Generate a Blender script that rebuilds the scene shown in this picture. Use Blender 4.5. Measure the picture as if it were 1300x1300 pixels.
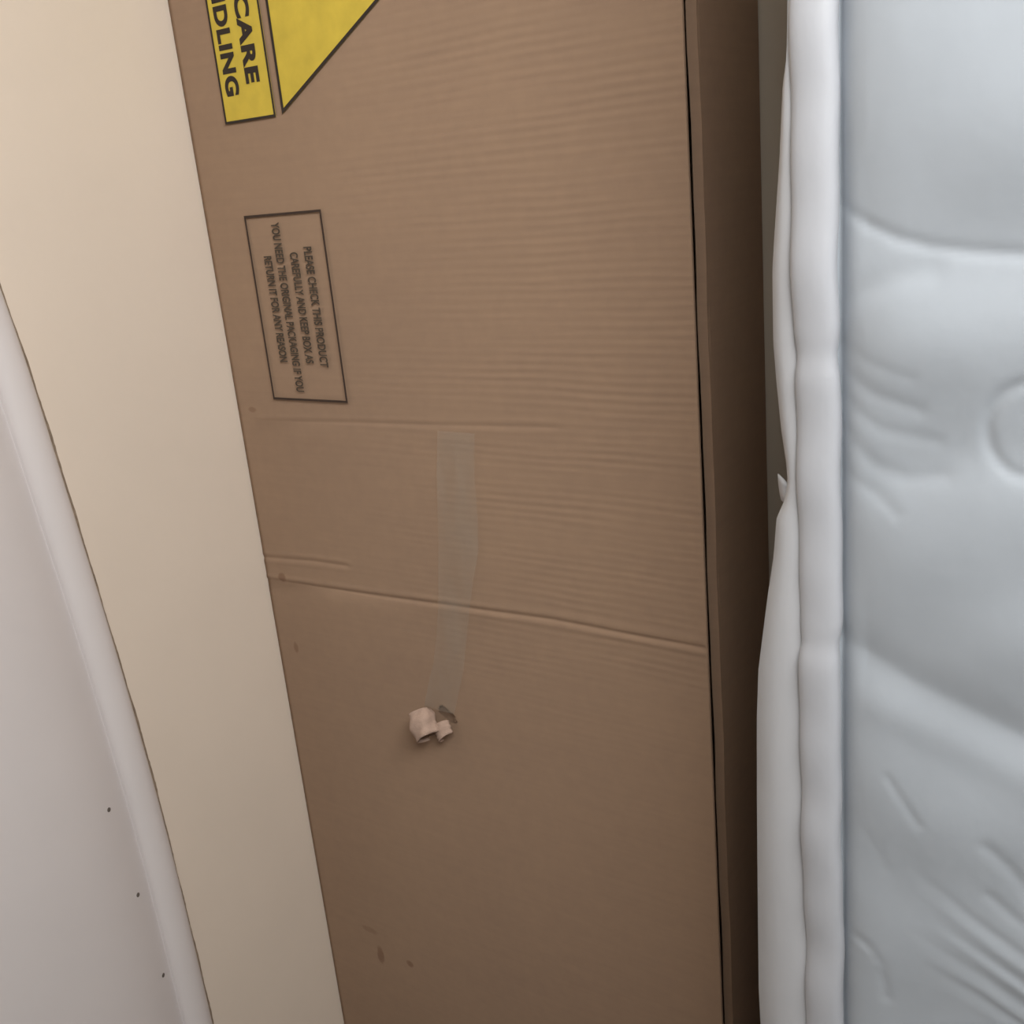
import bpy, bmesh, math, random
import numpy as np
from mathutils import Vector, Matrix
random.seed(7)
S = bpy.context.scene
for o in list(bpy.data.objects): bpy.data.objects.remove(o)
COL = S.collection

# ------------------------------------------------------------------ camera
F = 1340.0                                   # focal length in pixels of the 1300 px frame
CAM = Vector((0.63677, -0.89358, 1.45))
RIGHT = Vector((0.82726538, 0.55434746, -0.09127369))
UP = Vector((-0.09504048, 0.29820923, 0.94975711))
BACK = Vector((0.55371409, -0.77702648, 0.29938362))
cd = bpy.data.cameras.new('camera'); cam = bpy.data.objects.new('camera', cd); COL.objects.link(cam)
cam.matrix_world = Matrix(((RIGHT.x, UP.x, BACK.x, CAM.x), (RIGHT.y, UP.y, BACK.y, CAM.y),
                           (RIGHT.z, UP.z, BACK.z, CAM.z), (0, 0, 0, 1)))
cd.sensor_width = 36.0; cd.lens = F / 1300 * 36; cd.clip_start = 0.02
S.camera = cam

# ------------------------------------------------------------------ light and exposure
w = bpy.data.worlds.new('world'); S.world = w; w.use_nodes = True
w.node_tree.nodes['Background'].inputs[0].default_value = (0.93, 0.96, 1.0, 1)
w.node_tree.nodes['Background'].inputs[1].default_value = 0.55
LE, LS, LP, LT = 56, (1.0, 1.0), (.95, -.9, 2.35), (.05, -.3, 1.05)
ld = bpy.data.lights.new('added_overhead_light', 'AREA'); ld.shape = 'RECTANGLE'; ld.size, ld.size_y = LS  # overhead area lamp added under the ceiling for its falloff; there is no window
ld.energy = LE; ld.color = (1.0, 0.985, 0.96)
lo = bpy.data.objects.new('added_overhead_light', ld); COL.objects.link(lo)
lo.location = LP
lo.rotation_euler = (Vector(LT) - Vector(lo.location)).to_track_quat('-Z', 'Y').to_euler()
S.view_settings.view_transform = 'Standard'; S.view_settings.look = 'None'
S.view_settings.gamma = 1; S.view_settings.use_curve_mapping = False
S.view_settings.exposure = 0.0

# ------------------------------------------------------------------ helpers
def on_front(px, py, y=0.0):
    """point of the plane Y = y that stands at a spot measured in the photograph"""
    d = RIGHT * ((px - 650) / F) - UP * ((py - 650) / F) - BACK
    return CAM + d * ((y - CAM.y) / d.y)

def link(name, me, parent=None, mat=None, smooth=False):
    o = bpy.data.objects.new(name, me); COL.objects.link(o)
    if parent: o.parent = parent
    if mat: me.materials.append(mat)
    if smooth:
        for p in me.polygons: p.use_smooth = True
    return o

def mesh(name, verts, faces):
    me = bpy.data.meshes.new(name); me.from_pydata([tuple(v) for v in verts], [], faces); me.validate(); me.update()
    return me

def thing(name, label, cat, loc=(0, 0, 0)):
    o = bpy.data.objects.new(name, None); COL.objects.link(o); o.location = loc
    o.empty_display_size = 0.1
    o['label'] = label; o['category'] = cat
    return o

def box(name, lo_, hi, parent=None, mat=None, bevel=0.0):
    bm = bmesh.new(); bmesh.ops.create_cube(bm, size=1)
    for v in bm.verts:
        v.co = Vector([lo_[i] + (v.co[i] + .5) * (hi[i] - lo_[i]) for i in range(3)])
    if bevel: bmesh.ops.bevel(bm, geom=bm.edges[:], offset=bevel, segments=2, affect='EDGES', profile=.6)
    me = bpy.data.meshes.new(name); bm.to_mesh(me); bm.free()
    return link(name, me, parent, mat)

def strip_surface(name, rows, parent, mat, smooth=True, close_back=None):
    """rows: list of equally long point lists -> quad sheet; close_back: offset vector that gives it a rear skin"""
    n, m = len(rows), len(rows[0])
    V = [p for r in rows for p in r]
    Fc = [(i*m+j, i*m+j+1, (i+1)*m+j+1, (i+1)*m+j) for i in range(n-1) for j in range(m-1)]
    if close_back is not None:
        ring = [(0, j) for j in range(m)] + [(i, m-1) for i in range(1, n)] + [(n-1, j) for j in range(m-2, -1, -1)] + [(i, 0) for i in range(n-2, 0, -1)]
        base = len(V)
        V += [Vector(rows[i][j]) + Vector(close_back) for i, j in ring]
        k = len(ring)
        for q in range(k):
            a = ring[q]; b = ring[(q+1) % k]
            Fc.append((b[0]*m+b[1], a[0]*m+a[1], base+q, base+(q+1) % k))
        Fc.append(tuple(base+q for q in range(k)))
    me = mesh(name, V, Fc)
    o = link(name, me, parent, mat, smooth)
    bm = bmesh.new(); bm.from_mesh(me); bmesh.ops.recalc_face_normals(bm, faces=bm.faces[:]) if close_back is not None else None
    bm.to_mesh(me); bm.free()
    if smooth and close_back is not None:
        me.polygons[len(Fc)-1].use_smooth = False
        for e in me.edges: pass
    return o

def nodes_of(name):
    m = bpy.data.materials.new(name); m.use_nodes = True
    nt = m.node_tree; b = nt.nodes['Principled BSDF']
    return m, nt, b

def N(nt, typ, **kw):
    n = nt.nodes.new(typ)
    for k, v in kw.items(): setattr(n, k, v)
    return n

def ramp(nt, fac, stops):
    r = N(nt, 'ShaderNodeValToRGB'); nt.links.new(fac, r.inputs[0])
    e = r.color_ramp.elements
    while len(e) < len(stops): e.new(0.5)
    for s, (p, c) in zip(e, stops): s.position = p; s.color = (*c, 1)
    return r.outputs[0]

def noise(nt, vec, scale, detail=3, rough=.5):
    n = N(nt, 'ShaderNodeTexNoise'); n.inputs['Scale'].default_value = scale
    n.inputs['Detail'].default_value = detail; n.inputs['Roughness'].default_value = rough
    nt.links.new(vec, n.inputs['Vector']); return n.outputs['Fac']

def mapping(nt, vec, scale, loc=(0, 0, 0), rot=(0, 0, 0)):
    m = N(nt, 'ShaderNodeMapping'); m.inputs['Scale'].default_value = scale
    m.inputs['Location'].default_value = loc; m.inputs['Rotation'].default_value = rot
    nt.links.new(vec, m.inputs['Vector']); return m.outputs[0]

def math_(nt, op, a, b=None):
    n = N(nt, 'ShaderNodeMath', operation=op)
    for i, x in enumerate((a, b)):
        if x is None: continue
        if isinstance(x, (int, float)): n.inputs[i].default_value = x
        else: nt.links.new(x, n.inputs[i])
    return n.outputs[0]

def plain(name, col, rough=.6, var=.06, nscale=30, bump=.0):
    m, nt, b = nodes_of(name)
    tc = N(nt, 'ShaderNodeTexCoord').outputs['Object']
    f = noise(nt, tc, nscale, 4)
    c = ramp(nt, f, [(0.3, tuple(x*(1-var) for x in col)), (0.7, tuple(min(1, x*(1+var)) for x in col))])
    nt.links.new(c, b.inputs['Base Color']); b.inputs['Roughness'].default_value = rough
    if bump:
        bp = N(nt, 'ShaderNodeBump'); bp.inputs['Strength'].default_value = bump; bp.inputs['Distance'].default_value = .002
        nt.links.new(noise(nt, tc, nscale*8, 3), bp.inputs['Height']); nt.links.new(bp.outputs[0], b.inputs['Normal'])
    return m

def cardboard_material(name, flutes=True, col=(.338, .229, .156)):
    m, nt, b = nodes_of(name)
    tc = N(nt, 'ShaderNodeTexCoord').outputs['Object']
    big = noise(nt, tc, 3.2, 3)
    fibre = noise(nt, mapping(nt, tc, (9, 9, 150)), 1.0, 4, .6)
    mot = noise(nt, tc, 60, 4, .6)
    f = math_(nt, 'ADD', math_(nt, 'MULTIPLY', big, .45), math_(nt, 'MULTIPLY', fibre, .25))
    f = math_(nt, 'ADD', f, math_(nt, 'MULTIPLY', mot, .3))
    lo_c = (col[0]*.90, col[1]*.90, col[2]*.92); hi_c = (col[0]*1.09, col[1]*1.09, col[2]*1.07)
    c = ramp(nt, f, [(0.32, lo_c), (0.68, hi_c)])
    sep = N(nt, 'ShaderNodeSeparateXYZ'); nt.links.new(tc, sep.inputs[0])
    # a few scuffs and rubbed spots with a place of their own on the box front
    for (sx, sz, rx, rz, amt) in SCUFFS:
        dx = math_(nt, 'DIVIDE', math_(nt, 'SUBTRACT', sep.outputs[0], sx), rx)
        dz = math_(nt, 'DIVIDE', math_(nt, 'SUBTRACT', sep.outputs[2], sz), rz)
        r2 = math_(nt, 'ADD', math_(nt, 'MULTIPLY', dx, dx), math_(nt, 'MULTIPLY', dz, dz))
        msk = N(nt, 'ShaderNodeMapRange'); msk.interpolation_type = 'SMOOTHSTEP'
        nt.links.new(math_(nt, 'ADD', r2, math_(nt, 'MULTIPLY', math_(nt, 'SUBTRACT', mot, .5), 1.6)), msk.inputs[0])
        msk.inputs[1].default_value = .2; msk.inputs[2].default_value = 1.3
        msk.inputs[3].default_value = amt; msk.inputs[4].default_value = 0
        mx = N(nt, 'ShaderNodeMix', data_type='RGBA'); nt.links.new(msk.outputs[0], mx.inputs[0])
        nt.links.new(c, mx.inputs[6]); mx.inputs[7].default_value = (col[0]*.62, col[1]*.52, col[2]*.48, 1)
        c = mx.outputs[2]
    nt.links.new(c, b.inputs['Base Color']); b.inputs['Roughness'].default_value = .82
    b.inputs['Specular IOR Level'].default_value = .25
    if flutes:
        # corrugation showing through the liner: level ridges about 9 mm apart, stronger in places
        wob = noise(nt, mapping(nt, tc, (5, 5, 14)), 1.0, 2)
        zz = math_(nt, 'ADD', math_(nt, 'MULTIPLY', sep.outputs[2], 700.0), math_(nt, 'MULTIPLY', wob, 7.0))
        wave = math_(nt, 'MULTIPLY', math_(nt, 'SINE', zz), .5)
        msk = N(nt, 'ShaderNodeMapRange'); nt.links.new(noise(nt, mapping(nt, tc, (4.5, 4.5, 22), (3, 0, 1)), 1.0, 3, .6), msk.inputs[0])
        msk.inputs[1].default_value = .36; msk.inputs[2].default_value = .66
        side = N(nt, 'ShaderNodeMapRange'); nt.links.new(sep.outputs[0], side.inputs[0]); side.interpolation_type = 'SMOOTHSTEP'
        side.inputs[1].default_value = -.28; side.inputs[2].default_value = .12
        side.inputs[3].default_value = .12; side.inputs[4].default_value = 1.0
        low = N(nt, 'ShaderNodeMapRange'); nt.links.new(sep.outputs[2], low.inputs[0]); low.interpolation_type = 'SMOOTHSTEP'
        low.inputs[1].default_value = .75; low.inputs[2].default_value = 1.12
        low.inputs[3].default_value = .12; low.inputs[4].default_value = 1.0
        h = math_(nt, 'MULTIPLY', math_(nt, 'MULTIPLY', wave, msk.outputs[0]), math_(nt, 'MULTIPLY', side.outputs[0], low.outputs[0]))
        h = math_(nt, 'ADD', h, math_(nt, 'MULTIPLY', fibre, .22))
        bp = N(nt, 'ShaderNodeBump'); bp.inputs['Strength'].default_value = .42; bp.inputs['Distance'].default_value = .0008
        nt.links.new(h, bp.inputs['Height']); nt.links.new(bp.outputs[0], b.inputs['Normal'])
    return m

def scuff(px, py, rx, rz, amt):
    p = on_front(px, py); return (p.x, p.z, rx, rz, amt)
SCUFFS = [scuff(358, 733, .008, .007, .75), scuff(376, 822, .005, .009, .65), scuff(484, 1212, .007, .016, .75),
          scuff(521, 1223, .007, .006, .8), scuff(470, 1180, .016, .006, .35), scuff(320, 520, .008, .004, .5)]
CARD = cardboard_material('cardboard')
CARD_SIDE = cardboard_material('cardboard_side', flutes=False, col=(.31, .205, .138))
TORN = plain('torn_cardboard', (.43, .305, .24), .9, .12, 90, .4)
YELLOW = plain('yellow_ink', (.62, .47, .055), .6, .09, 40)
BLACK = plain('black_ink', (.022, .014, .010), .7, .1, 60)
BROWNINK = plain('faded_dark_ink', (.040, .022, .015), .7, .15, 80)
GREYINK = plain('faded_grey_ink', (.060, .044, .030), .7, .2, 120)
CREAM = plain('cream_wall_paint', (.715, .62, .525), .75, .015, 8, .12)
WALLB = plain('cream_back_wall_paint', (.60, .53, .43), .8, .02, 8, .12)
WHITEP = plain('white_moulded_plastic', (.70, .66, .655), .42, .02, 6)
CONTACT_SHADE = plain('brown_contact_shade', (.30, .235, .175), .8, .25, 120)  # shade tone for the strip where rim meets wall
HOLE = plain('dark_hole', (.13, .11, .095), .8, .1, 60)
FLOORM = plain('brown_carpet', (.07, .055, .045), .95, .2, 200, .5)
CEIL = plain('white_ceiling_paint', (.75, .74, .72), .9, .02, 8)

def fabric_material(name, col):
    m, nt, b = nodes_of(name)
    tc = N(nt, 'ShaderNodeTexCoord').outputs['Object']
    c = ramp(nt, noise(nt, tc, 9, 4, .55), [(0.3, tuple(x*.965 for x in col)), (0.7, tuple(x*1.03 for x in col))])
    nt.links.new(c, b.inputs['Base Color']); b.inputs['Roughness'].default_value = .55
    b.inputs['Coat Weight'].default_value = .25; b.inputs['Coat Roughness'].default_value = .3
    b.inputs['Sheen Weight'].default_value = .1
    bp = N(nt, 'ShaderNodeBump'); bp.inputs['Strength'].default_value = .25; bp.inputs['Distance'].default_value = .003
    nt.links.new(noise(nt, mapping(nt, tc, (26, 26, 18), rot=(0, .6, 0)), 1.0, 4, .55), bp.inputs['Height'])
    nt.links.new(bp.outputs[0], b.inputs['Normal'])
    return m
FAB = fabric_material('mattress_ticking', (.395, .437, .485))
FABEDGE = fabric_material('mattress_edge_tape', (.445, .462, .50))
FABSIDE = fabric_material('mattress_side_border', (.495, .51, .54))

# ------------------------------------------------------------------ setting
XL = -0.4135; YB = 0.160
def struct(o): o['kind'] = 'structure'; return o
struct(box('floor', (XL-.1, -3.2, -.1), (2.6, YB+.1, 0), mat=FLOORM))
struct(box('wall_left', (XL-.1, -3.2, 0), (XL, YB+.1, 2.4), mat=CREAM))
struct(box('wall_back', (XL, YB, 0), (2.6, YB+.1, 2.4), mat=WALLB))
struct(box('ceiling', (XL-.1, -3.3, 2.4), (2.7, YB+.1, 2.5), mat=CEIL))
struct(box('wall_right', (2.6, -3.3, 0), (2.7, YB+.1, 2.4), mat=WALLB))
struct(box('wall_front', (XL-.1, -3.3, 0), (2.6, -3.2, 2.4), mat=WALLB))

# ------------------------------------------------------------------ cardboard box
BX0, BX1, BH, BD = -0.4122, 0.2245, 1.93, 0.152
SX1 = BX1 + 0.0075                         # the body stands a little proud of the lid's edge
bx = thing('cardboard_box', 'tall narrow brown cardboard box standing upright in the corner beside the mattress', 'box', (BX0, BD, 0))
OFF = Vector(bx.location)
def bpart(o):
    o.location = -OFF if o.parent is bx else (0, 0, 0)
    return o

def polydist(X, Z, pts):
    """distance of every (X, Z) to a polyline; returns distance and signed side"""
    best = np.full(X.shape, 9.0); sgn = np.zeros(X.shape)
    for (ax, az), (bx_, bz) in zip(pts[:-1], pts[1:]):
        dx, dz = bx_-ax, bz-az; L2 = dx*dx+dz*dz
        t = np.clip(((X-ax)*dx+(Z-az)*dz)/L2, 0, 1)
        ex, ez = X-(ax+t*dx), Z-(az+t*dz)
        d = np.sqrt(ex*ex+ez*ez); cr = dx*ez-dz*ex
        k = d < best
        best = np.where(k, d, best); sgn = np.where(k, np.sign(cr), sgn)
    return best, sgn

def pix(pts, y): return [((p := on_front(a, b, y)).x, p.z) for a, b in pts]

def fine(lo_, hi, coarse, dense):
    z = lo_; out = [lo_]
    while z < hi - 1e-6:
        st = coarse
        for a, b_, s in dense:
            if a - 1e-6 <= z < b_: st = s
        z = min(hi, z + st); out.append(z)
    return np.array(out)

zs = fine(0.0, BH, .02, [(.795, .850, .002), (.955, 1.03, .0012), (1.175, 1.215, .0012)])
xs = fine(BX0, BX1, .012, [(BX0, -.2, .006), (-.16, -.10, .002), (.205, .2245, .003)])
Xg, Zg = np.meshgrid(xs, zs)
H = np.zeros_like(Xg)                      # + = towards the room
creases = [([(337, 736), (372, 741), (480, 757), (590, 772), (700, 787), (800, 806), (895, 823)], .0013, .0024, 1),
           ([(333, 707), (400, 713), (440, 719)], .0008, .0024, 1),
           ([(322, 535), (420, 536), (560, 540), (690, 543), (700, 543)], .0005, .0022, 1)]
for pts, dep, wid, k in creases:
    d, sg = polydist(Xg, Zg, pix(pts, 0))
    H -= dep*np.exp(-(d/wid)**2)
    H += dep*.45*np.exp(-((d-2.6*wid)/(1.3*wid))**2)
d, sg = polydist(Xg, Zg, pix([(868, 560), (874, 650), (884, 800)], 0)); H -= .0008*np.exp(-(d/.0035)**2)
# the card bows very slightly between the folds
H += .0015*np.sin((Zg-.2)*5.0)*np.clip((Xg-BX0)*(BX1-Xg)*10, 0, 1)
H *= np.clip((BX1-Xg)/.01+.35, 0, 1)
rows = [[Vector((Xg[i, j], -H[i, j], Zg[i, j])) for j in range(len(xs))] for i in range(len(zs))]
fp = bpart(strip_surface('front_panel', rows, bx, CARD, True, (0, .0026, 0)))
hc = on_front(568, 907); bm = bmesh.new(); bm.from_mesh(fp.data)
def in_tear(c):
    u, v = c.x-hc.x, c.z-hc.z; a = u*.83-v*.55; b_ = u*.55+v*.83
    return abs(c.y) < .004 and (a/.0145)**2+(b_/.0075)**2 < 1+.25*math.sin(c.x*900+c.z*1400)
dead = [f for f in bm.faces if len(f.verts) > 4 or in_tear(f.calc_center_median())]
bmesh.ops.delete(bm, geom=dead, context='FACES'); bm.to_mesh(fp.data); bm.free()
for p in fp.data.polygons:
    if abs(p.normal.y) < .5: p.use_smooth = False
def wavy_sheet(name, f0, f1, nz, parent, mat, jitter, back):
    rws = []
    for i in range(nz+1):
        z = BH*i/nz; j_ = jitter*(math.sin(z*23)+.6*math.sin(z*51+1))
        a = Vector((*f0, z)); b_ = Vector((*f1, z)); a.x += j_; b_.x += j_
        rws.append([a, b_])
    return strip_surface(name, rws, parent, mat, False, back)
# second layer behind the lid: its edge shows as a thin ledge right of the dark gap
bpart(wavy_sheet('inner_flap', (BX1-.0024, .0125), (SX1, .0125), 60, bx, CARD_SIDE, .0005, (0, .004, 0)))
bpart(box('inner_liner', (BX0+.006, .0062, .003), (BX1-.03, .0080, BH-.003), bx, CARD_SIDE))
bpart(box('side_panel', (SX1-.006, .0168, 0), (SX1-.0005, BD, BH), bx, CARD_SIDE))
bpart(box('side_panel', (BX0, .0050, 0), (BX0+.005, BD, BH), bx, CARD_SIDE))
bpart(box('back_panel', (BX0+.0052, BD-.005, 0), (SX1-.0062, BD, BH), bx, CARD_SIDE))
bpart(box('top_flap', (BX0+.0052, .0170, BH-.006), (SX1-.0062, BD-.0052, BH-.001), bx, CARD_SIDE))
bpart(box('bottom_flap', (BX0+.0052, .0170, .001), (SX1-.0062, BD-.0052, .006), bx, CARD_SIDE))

# ---- flat print on the front
def sheet(name, pts, y, parent, mat, th=.0002):
    n = len(pts)
    V = [Vector((x, y, z)) for x, z in pts] + [Vector((x, y+th, z)) for x, z in pts]
    Fc = [tuple(range(n)), tuple(range(2*n-1, n-1, -1))] + [(i, n+i, n+(i+1) % n, (i+1) % n) for i in range(n)]
    me = mesh(name, V, Fc)
    bm = bmesh.new(); bm.from_mesh(me); bmesh.ops.recalc_face_normals(bm, faces=bm.faces[:]); bm.to_mesh(me); bm.free()
    return bpart(link(name, me, parent, mat))

def outline(name, pts, wd, y, parent, mat):
    """closed frame of line width wd just inside a convex polygon"""
    n = len(pts); P = [Vector((a, b)) for a, b in pts]
    cen = sum(P, Vector((0, 0)))/n; inner = []
    for i in range(n):
        a, b, c = P[i-1], P[i], P[(i+1) % n]
        def edge(p, q):
            nrm = Vector((-(q-p).y, (q-p).x)).normalized()
            if nrm.dot(cen-p) < 0: nrm = -nrm
            return p+nrm*wd, (q-p).normalized()
        (p1, d1), (p2, d2) = edge(a, b), edge(b, c)
        den = d1.x*d2.y-d1.y*d2.x; t = ((p2-p1).x*d2.y-(p2-p1).y*d2.x)/den
        inner.append(p1+d1*t)
    V = [Vector((v.x, y, v.y)) for v in P+inner]
    V += [v+Vector((0, .0002, 0)) for v in V]
    Fc = []
    for i in range(n):
        j = (i+1) % n
        Fc += [(i, j, n+j, n+i), (2*n+i, 2*n+j, 3*n+j, 3*n+i), (i, j, 2*n+j, 2*n+i), (n+i, n+j, 3*n+j, 3*n+i)]
    me = mesh(name, V, Fc)
    bm = bmesh.new(); bm.from_mesh(me); bmesh.ops.recalc_face_normals(bm, faces=bm.faces[:]); bm.to_mesh(me); bm.free()
    return bpart(link(name, me, parent, mat))

def lettering(name, text, x_base, z_top, z_end, cap, y, parent, mat, bold=0.0, space=1.0):
    """text that reads downwards, its letters' tops to the right; x_base = baseline, z_top -> z_end = its run"""
    cu = bpy.data.curves.new(name, 'FONT'); cu.body = text; cu.size = 1.0; cu.offset = bold; cu.space_character = space
    cu.extrude = 0
    t = bpy.data.objects.new('tmp', cu); COL.objects.link(t)
    bpy.context.view_layer.update()
    me = bpy.data.meshes.new_from_object(t.evaluated_get(bpy.context.evaluated_depsgraph_get()))
    bpy.data.objects.remove(t)
    a = np.array([v.co[:] for v in me.vertices]); x0, x1 = a[:, 0].min(), a[:, 0].max()
    caph = .7
    for v in me.vertices:
        u = (v.co.x-x0)/(x1-x0)
        v.co = Vector((x_base+v.co.y/caph*cap, y, z_top+(z_end-z_top)*u))
    me.name = name
    o = bpart(link(name, me, parent, mat)); return o

YP = -.0021
# yellow strip with the two words
RX0, RX1, RZ0, RZ1 = -.3478, -.2659, 1.5396, 1.785
ws = sheet('warning_strip', [(RX0, RZ0), (RX1, RZ0), (RX1, RZ1), (RX0, RZ1)], YP, bx, YELLOW)
ws['label'] = 'yellow printed strip with black words CARE HANDLING'
outline('border', [(RX0, RZ0), (RX1, RZ0), (RX1, RZ1), (RX0, RZ1)], .0026, YP-.0004, ws, BLACK)
lettering('lettering', 'CARE', -.3025, 1.6685, 1.5775, .0198, YP-.0004, ws, BLACK, .046, 1.10)
lettering('lettering', 'HANDLING', -.3370, 1.7300, 1.5680, .0198, YP-.0004, ws, BLACK, .046, 1.10)
# yellow triangle
tz0 = 1.5410; side = .243; tx = -.2555
tri = [(tx, tz0), (tx+side*.866, tz0+side/2), (tx, tz0+side)]
wt = sheet('warning_triangle', tri, YP, bx, YELLOW); wt['label'] = 'yellow printed triangle with dark outline'
outline('border', tri, .0034, YP-.0004, wt, BLACK)
# small framed notice
NX0, NX1, NZ0, NZ1 = -.3425, -.2185, 1.2188, 1.4378
fr = outline('printed_notice', [(NX0, NZ0), (NX1, NZ0), (NX1, NZ1), (NX0, NZ1)], .0026, YP, bx, BROWNINK)
fr['label'] = 'small framed notice in four lines of dark print'
def run(px0, py0, px1, py1): return on_front(px0, py0), on_front(px1, py1)
for txt, xb, a, b in (('PLEASE CHECK THIS PRODUCT', 0, (391, 313), (415, 466)),
                      ('CAREFULLY AND KEEP BOX AS', 0, (374, 320), (396, 461)),
                      ('YOU NEED THE ORIGINAL PACKAGING IF YOU', 0, (351, 282), (383, 497)),
                      ('RETURN IT FOR ANY REASON', 0, (341, 325), (363, 459))):
    p, q = on_front(*a), on_front(*b)
    lettering('lettering', txt, (p.x+q.x)/2-.0065, p.z, q.z, .0122, YP, fr, GREYINK, .030, 1.0)

# clear tape down the front
tp, nt, b = nodes_of('clear_tape')
b.inputs['Base Color'].default_value = (.50, .45, .375, 1); b.inputs['Roughness'].default_value = .4
tr = N(nt, 'ShaderNodeBsdfTransparent'); mx = N(nt, 'ShaderNodeMixShader')
tcn = N(nt, 'ShaderNodeTexCoord').outputs['Object']
mr = N(nt, 'ShaderNodeMapRange'); nt.links.new(noise(nt, mapping(nt, tcn, (40, 1, 9)), 1.0, 3), mr.inputs[0])
mr.inputs[1].default_value = .3; mr.inputs[2].default_value = .7; mr.inputs[3].default_value = .10; mr.inputs[4].default_value = .24
nt.links.new(mr.outputs[0], mx.inputs[0]); nt.links.new(tr.outputs[0], mx.inputs[1]); nt.links.new(b.outputs[0], mx.inputs[2])
nt.links.new(mx.outputs[0], nt.nodes['Material Output'].inputs[0])
rws = []
TL = [(557, 546, 604), (556, 600, 604), (557, 650, 608), (558, 690, 609), (558, 730, 602), (558, 768, 597), (556, 800, 594), (552, 840, 590), (545, 868, 584), (540, 895, 578)]
ks = np.linspace(0, len(TL)-1, 60)
for k in ks:
    yy = np.interp(k, range(len(TL)), [t[1] for t in TL]); l = np.interp(k, range(len(TL)), [t[0] for t in TL]); r = np.interp(k, range(len(TL)), [t[2] for t in TL])
    A, B = on_front(l, yy), on_front(r, yy+ (yy-420)*.00059*(r-l))
    rw = []
    for q in np.linspace(0, 1, 7):
        P = A.lerp(B, float(q)); P.y = -.0024-.0006*math.sin(q*math.pi); rw.append(P)
    rws.append(rw)
ta = bpart(strip_surface('clear_tape', rws, bx, tp, True)); ta['label'] = 'strip of clear tape stuck on the box front'

# torn curl of liner paper at the tape's lower end
cc = on_front(551, 910)
ax = Vector((.50, -.25, -.83)).normalized(); e1 = Vector((0, -1, 0)); e1 = (e1-ax*e1.dot(ax)).normalized(); e2 = ax.cross(e1)
rws = []
rr = random.Random(3)
for i in range(37):
    t = i/36; ang = 2.35 - t*2*math.pi*1.18; rad = .0175-.0070*t
    rw = []
    for j in range(13):
        s_ = j/12*2-1; half = .0185-.005*t
        wob = .0012*math.sin(5*s_+7*t)+.0010*math.sin(11*t*3+2*s_)+.0004*rr.uniform(-1, 1)
        r2 = rad*(1-.16*s_*s_*(1-t)) + wob
        rw.append(Vector((cc.x, -.0190, cc.z)) + ax*(s_*half + .002*math.sin(9*t+1)) + e1*(r2*math.cos(ang)) + e2*(r2*math.sin(ang)*1.15))
    rws.append(rw)
cu = bpart(strip_surface('torn_curl', rws, ta, TORN, True)); cu['label'] = 'pale torn curl of card paper'
rws = []; c2 = on_front(570, 922)
for i in range(17):
    t = i/16; ang = 2.0-t*3.6
    rws.append([Vector((c2.x, -.0095, c2.z)) + ax*((j/8*2-1)*.0115*(1-.3*t)+.0015*math.sin(6*t)) + e1*((.0098+.0008*math.sin(3*j+5*t))*math.cos(ang)) + e2*((.0125+.0008*math.sin(2*j+7*t))*math.sin(ang)) for j in range(9)])
c2o = bpart(strip_surface('torn_curl', rws, ta, TORN, True)); c2o['label'] = 'smaller pale torn curl of card paper'
sol = c2o.modifiers.new('thickness', 'SOLIDIFY'); sol.thickness = .001; sol.offset = 0
sol = cu.modifiers.new('thickness', 'SOLIDIFY'); sol.thickness = .0011; sol.offset = 0

# ------------------------------------------------------------------ mattress
MY = -0.220                                # its front stands well ahead of the box
MBACK = 0.080
mt = thing('mattress', 'white quilted mattress standing on edge to the right of the brown box', 'mattress', (.45, MBACK, 0))
MOFF = Vector(mt.location)
def mpart(o): o.location = -MOFF; return o
MZ = 1.90; MX = 1.38
G0, G1 = on_front(1062, 0, MY), on_front(1068, 1300, MY)     # the groove between edge tape and panel
GX = G0.x
def lean(z): return (G1.x-G0.x)*np.clip((G0.z-z)/(G0.z-G1.z), -.5, 1.5)
sil = [(1008, 0), (1005, 60), (998, 110), (994, 200), (988, 290), (985, 340), (986, 430), (990, 480), (996, 540), (1002, 580), (1004, 606), (999, 630), (990, 650), (986, 700), (979, 745), (972, 800), (967, 840), (965, 900), (965, 1000), (966, 1150), (967, 1240), (970, 1300)]
silp = sorted([(on_front(a, b, MY+.02).z, on_front(a, b, MY+.02).x) for a, b in sil])
SZ = [p[0] for p in silp]; SXv = [p[1] for p in silp]
def xsil(z): return float(np.interp(z, [-.5]+SZ+[2.2], [SXv[0]+.01]+SXv+[SXv[-1]+.004]))
RC, RR = GX-.0146, .0143                   # edge tape: centre line and radius
zz = np.arange(0.0, MZ+.001, .006)
# side border: from under the edge tape, bulging left, back to the rear edge
rws = []
for z in zz:
    l = float(lean(z)); xr = RC-RR+.002+l; x_s = min(xsil(z), xr+.001)
    puff = .003*math.sin(z*31)+.002*math.sin(z*57+1)
    bk = [(.07, .006), (.11, .016), (.16, .030), (.20, .042), (.25, .05)]
    rws.append([Vector((xr+.006, MY+.004, z)), Vector((xr-.001, MY+.000, z)), Vector((x_s*.45+xr*.55, MY+.000, z)), Vector((x_s+.0028, MY+.006, z)), Vector((x_s, MY+.018, z)),
                Vector((x_s-.0005, MY+.035+puff*.5, z))]+[Vector((x_s-q, MY+d_, z)) for d_, q in bk]+[Vector((x_s-.03, MBACK-.006, z)), Vector((x_s+.02, MBACK, z))])
sb = mpart(strip_surface('side_border', rws, mt, FABSIDE, True)); sb['label'] = 'pale grey bulging side border'
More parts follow.
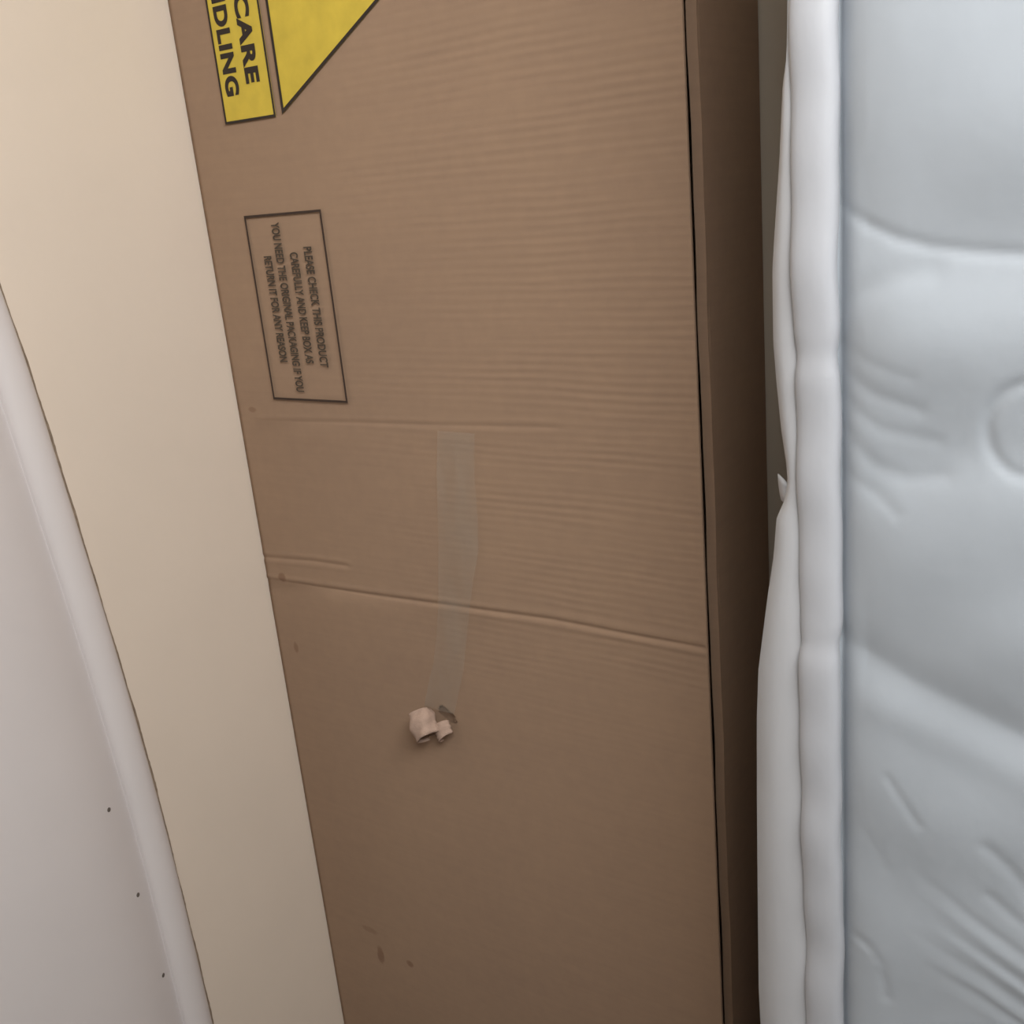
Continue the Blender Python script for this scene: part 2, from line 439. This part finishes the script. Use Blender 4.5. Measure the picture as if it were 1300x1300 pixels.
# rolled edge tape
rws = []
for z in zz:
    l = float(lean(z)); wv = .0009*math.sin(z*17)+.0006*math.sin(z*43+2)+.0005*math.sin(z*90)
    pin = .0018*math.exp(-((z-(on_front(1030, 452, MY).z))/.010)**2)+.0015*math.exp(-((z-on_front(1030, 815, MY).z)/.009)**2)
    r = RR-pin
    cx_ = RC+l+wv*.6; cy_ = MY+.003+wv
    rws.append([Vector((cx_-r*math.cos(a)*1.0, cy_-r*(abs(math.sin(a))**.6*math.copysign(1, math.sin(a)))*.72, z)) for a in np.linspace(-.5, math.pi+.5, 15)])
er = mpart(strip_surface('edge_tape', rws, mt, FABEDGE, True)); er['label'] = 'brighter white rolled edge tape'
# front panel: soft filled ticking with stitched arcs, folds and wrinkles
xs = np.concatenate([np.arange(GX-.006, .60, .0019), np.arange(.60, MX+.001, .02)])
zs = np.concatenate([np.arange(0.0, .55, .015), np.arange(.55, 1.62, .0028), np.arange(1.62, MZ+.001, .014)])
Xg, Zg = np.meshgrid(xs, zs)
Xr = Xg-lean(Zg)
e = np.clip((Xr-GX)/.042, 0, 1)
H = -.006+.011*np.sqrt(1-(1-e)**2+1e-9)
H -= .003*np.exp(-((Xr-GX)/.007)**2)
H *= np.clip((MX-Xg)/.03, 0, 1)
def P(pts): return pix(pts, MY)
KM, FS, BS, TS = .81, .30, .5, .5
def bulge(px, py, rx, rz, amp, rot=0.0):
    amp *= BS
    global H
    c = on_front(px, py, MY); dx, dz = Xg-c.x, Zg-c.z
    u = dx*math.cos(rot)+dz*math.sin(rot); v = -dx*math.sin(rot)+dz*math.cos(rot)
    H = H+amp*np.exp(-(u/(rx*KM))**2-(v/(rz*KM))**2)*KM
def fold(pts, wid, amp, edge_fade=.0):
    global H
    d, sg = polydist(Xg, Zg, P(pts)); H = H+amp*KM*FS*np.exp(-(d/(wid*KM*1.15))**2)
def tuck(pts, amp, above, below, lip=.0022):
    """stitched line: pillow above rounds down into it, filling below rises out of it"""
    global H
    amp *= KM*TS; above *= KM*1.3; below *= KM*1.4; lip *= KM*2.2
    d, sg = polydist(Xg, Zg, P(pts)); s_ = d*sg
    H = H-amp*np.where(s_ > 0, np.exp(-(np.sqrt(d*d+.003**2)/above)), np.exp(-(np.sqrt(d*d+.003**2)/below)))
    H = H-.25*amp*np.exp(-(d/lip)**2)
FADE = np.clip((Xr-GX)/.018, 0, 1)
H0 = H.copy(); H = np.zeros_like(H0)
tuck([(1050, 250), (1075, 270), (1100, 285), (1140, 303), (1180, 313), (1240, 320), (1300, 323), (1400, 315), (1500, 280)], .011, .040, .035)
bulge(1300, 150, .11, .085, .012)
bulge(1330, 20, .12, .07, .010)
fold([(1050, 402), (1080, 378), (1110, 362), (1140, 352), (1180, 342)], .010, -.005)
bulge(1270, 425, .075, .050, .017)
bulge(1140, 445, .05, .045, .006)
fold([(1120, 610), (1180, 590), (1250, 578), (1300, 590)], .020, -.008)
d, sg = polydist(Xg, Zg, P([(1310+56*math.cos(a), 545+60*math.sin(a)) for a in np.linspace(0, 2*math.pi, 24)])); H -= .0014*np.exp(-(d/.0042)**2)
bulge(1230, 715, .075, .065, .012)
bulge(1310, 815, .05, .04, .008)
tuck([(1050, 808), (1100, 832), (1160, 868), (1230, 902), (1300, 938), (1420, 1000)], .010, .030, .022, .009)
fold([(1110, 893), (1200, 935), (1300, 985), (1400, 1030)], .016, .006)
bulge(1200, 1040, .07, .06, .008)
for pts, wd, am in (([(1066, 438), (1110, 462), (1160, 478)], .004, -.0016), ([(1066, 470), (1110, 500), (1170, 520)], .005, -.0026), ([(1066, 505), (1120, 545), (1190, 560)], .005, -.0024),
                    ([(1066, 545), (1110, 590), (1150, 606), (1200, 604)], .006, -.0034), ([(1066, 600), (1110, 625), (1140, 650)], .005, -.0026),
                    ([(1130, 985), (1150, 1015), (1168, 1042)], .004, -.0030), ([(1070, 1030), (1110, 1070), (1125, 1100)], .006, -.0012),
                    ([(1255, 1072), (1280, 1095), (1300, 1120), (1340, 1180)], .006, -.0042), ([(1258, 1135), (1285, 1160), (1320, 1185)], .005, -.0034),
                    ([(1030, 1178), (1070, 1183), (1100, 1197), (1120, 1222), (1126, 1262)], .005, -.0030),
                    ([(1080, 1195), (1110, 1210), (1118, 1225)], .004, .0015)):
    fold(pts, wd, am)
for k, am in enumerate((-.0034, .0036, -.0030, .0040, -.0030, .0030, -.0026, .0016)):
    oy = -6+k*15+(k%3)*3; Hk = H.copy()
    fold([(1155-6*k, 1105+oy), (1200-4*k, 1138+oy), (1250, 1180+oy), (1310, 1222+oy), (1380, 1275+oy)], .0042, am)
    xk = on_front(1150+9*((k*5) % 4), 1150, MY).x; H = Hk+(H-Hk)*np.clip((Xg-xk)/.06, 0, 1)*.9
# the stitched tufts go on beyond the frame
far = np.clip((Xg-.60)/.1, 0, 1); H += far*.012*(np.cos(Xg*26)*np.cos(Zg*19))
out_v = np.clip((Zg-1.6)/.05, 0, 1)+np.clip((.6-Zg)/.05, 0, 1); H += np.clip(out_v, 0, 1)*(1-far)*.008*np.cos(Xg*26)*np.cos(Zg*19)
rg = np.random.RandomState(4)
for _ in range(10):
    a, kx, kz, ph = rg.uniform(.0001, .0004), rg.uniform(-60, 60), rg.uniform(-60, 60), rg.uniform(0, 6)
    H += a*np.sin(Xg*kx+Zg*kz+ph)
endf = np.clip(np.minimum(Zg, MZ-Zg)/.03, 0, 1)
H = H0+H*(.25+.75*FADE)
rows = [[Vector((Xg[i, j], MY+.002-H[i, j]*endf[i, j], Zg[i, j])) for j in range(len(xs))] for i in range(len(zs))]
mpart(strip_surface('quilted_panel', rows, mt, FAB, True))
mpart(box('back_panel', (GX+.004, MY+.03, .002), (MX, MBACK, MZ-.002), mt, FABSIDE, .008))
# small loose tag of border cloth that sticks out in the gap
tg = on_front(996, 622, MY+.012)
rws = [[Vector((tg.x-.007+.010*u+.002*v*v, tg.y+.006-.008*u, tg.z+.019*(.5-v)-.004*u)) for u in (0, .5, 1)] for v in (0, .25, .5, .75, 1)]
lt = mpart(strip_surface('cloth_tag', rws, mt, FABEDGE, True, (0, .0012, 0)))

# ------------------------------------------------------------------ white moulded panel on the left wall
EZ = [0, .20, .417, .58, .748, .89, 1.029, 1.19, 1.332, 1.381, 1.50]
EY = [-.2265, -.2262, -.2277, -.2296, -.2335, -.2410, -.2502, -.2640, -.2749, -.2817, -.300]
def cubic(z):
    """smoothed edge position"""
    return float(np.mean([np.interp(z+dz, EZ, EY) for dz in np.linspace(-.08, .08, 9)]))
wp = thing('white_panel', 'white moulded panel with rounded rim and three small holes against the cream wall', 'panel', (XL, -.24, 0))
WOFF = Vector(wp.location)
def wpart(o): o.location = -WOFF; return o
x0 = XL+.0012
def face_off(d): return .005+.036*(1-math.exp(-(d-.038)/.060))
rim, face = [], []
for z in np.arange(0.0, 1.4601, .02):
    y = cubic(z)
    rim.append([Vector((x0+o_, y-d_, z)) for d_, o_ in [(0.001, 0), (0, .006)]+[(.019-.019*math.cos(a), .007+.0115*math.sin(a)) for a in np.linspace(.1, math.pi-.1, 15)]+[(.0385, .003)]])
    ds = [.0376, .039, .041, .044, .048, .053, .06, .072, .086, .105, .13, .17, .23, .32, .45, .60]
    face.append([Vector((x0+face_off(max(d_, .038)), y-d_, z)) for d_ in ds])
r_ = wpart(strip_surface('rim', rim, wp, WHITEP, True))
f_ = wpart(strip_surface('face', face, wp, WHITEP, True))
srng = random.Random(11); shade_rows = []  # thin strip beside the rim, its brown colour stands in for the contact shadow
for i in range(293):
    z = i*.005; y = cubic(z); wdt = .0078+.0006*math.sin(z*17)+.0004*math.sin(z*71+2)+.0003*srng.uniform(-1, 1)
    shade_rows.append([Vector((x0+.0002, y-.004, z)), Vector((x0+.0016, y+.0008, z)), Vector((x0+.0014, y+wdt*.75, z)), Vector((x0-.0008, y+wdt, z))])
sl_ = wpart(strip_surface('contact_shade_line', shade_rows, wp, CONTACT_SHADE, True)); sl_['label'] = 'thin brownish strip along the rim, coloured as contact shade'
cap = [[Vector((x0, p.y, p.z)), Vector((p.x, p.y, p.z))] for p in rim[-1][2:]+face[-1]]
wpart(strip_surface('top_edge', cap, wp, WHITEP, False))
wpart(box('backing', (x0, -.80, 0), (x0+.0022, -.29, 1.46), wp, WHITEP))
for px, py in ((138, 1028), (175, 1136), (207, 1238)):
    d0 = RIGHT*((px-650)/F)-UP*((py-650)/F)-BACK
    xt = XL+.015
    for _ in range(6):
        q = CAM+d0*((xt-CAM.x)/d0.x); dd = cubic(q.z)-q.y; xt = x0+face_off(dd)
    q = CAM+d0*((xt-CAM.x)/d0.x)
    sl = .036/.060*math.exp(-(dd-.038)/.060)
    nrm = Vector((1, sl, 0)).normalized()
    bm = bmesh.new(); bmesh.ops.create_cone(bm, cap_ends=True, segments=16, radius1=.0026, radius2=.0026, depth=.0016)
    me = bpy.data.meshes.new('peg_hole'); bm.to_mesh(me); bm.free()
    h = link('peg_hole', me, f_, HOLE); me.transform(Matrix.Translation(q) @ nrm.to_track_quat('Z', 'Y').to_matrix().to_4x4())
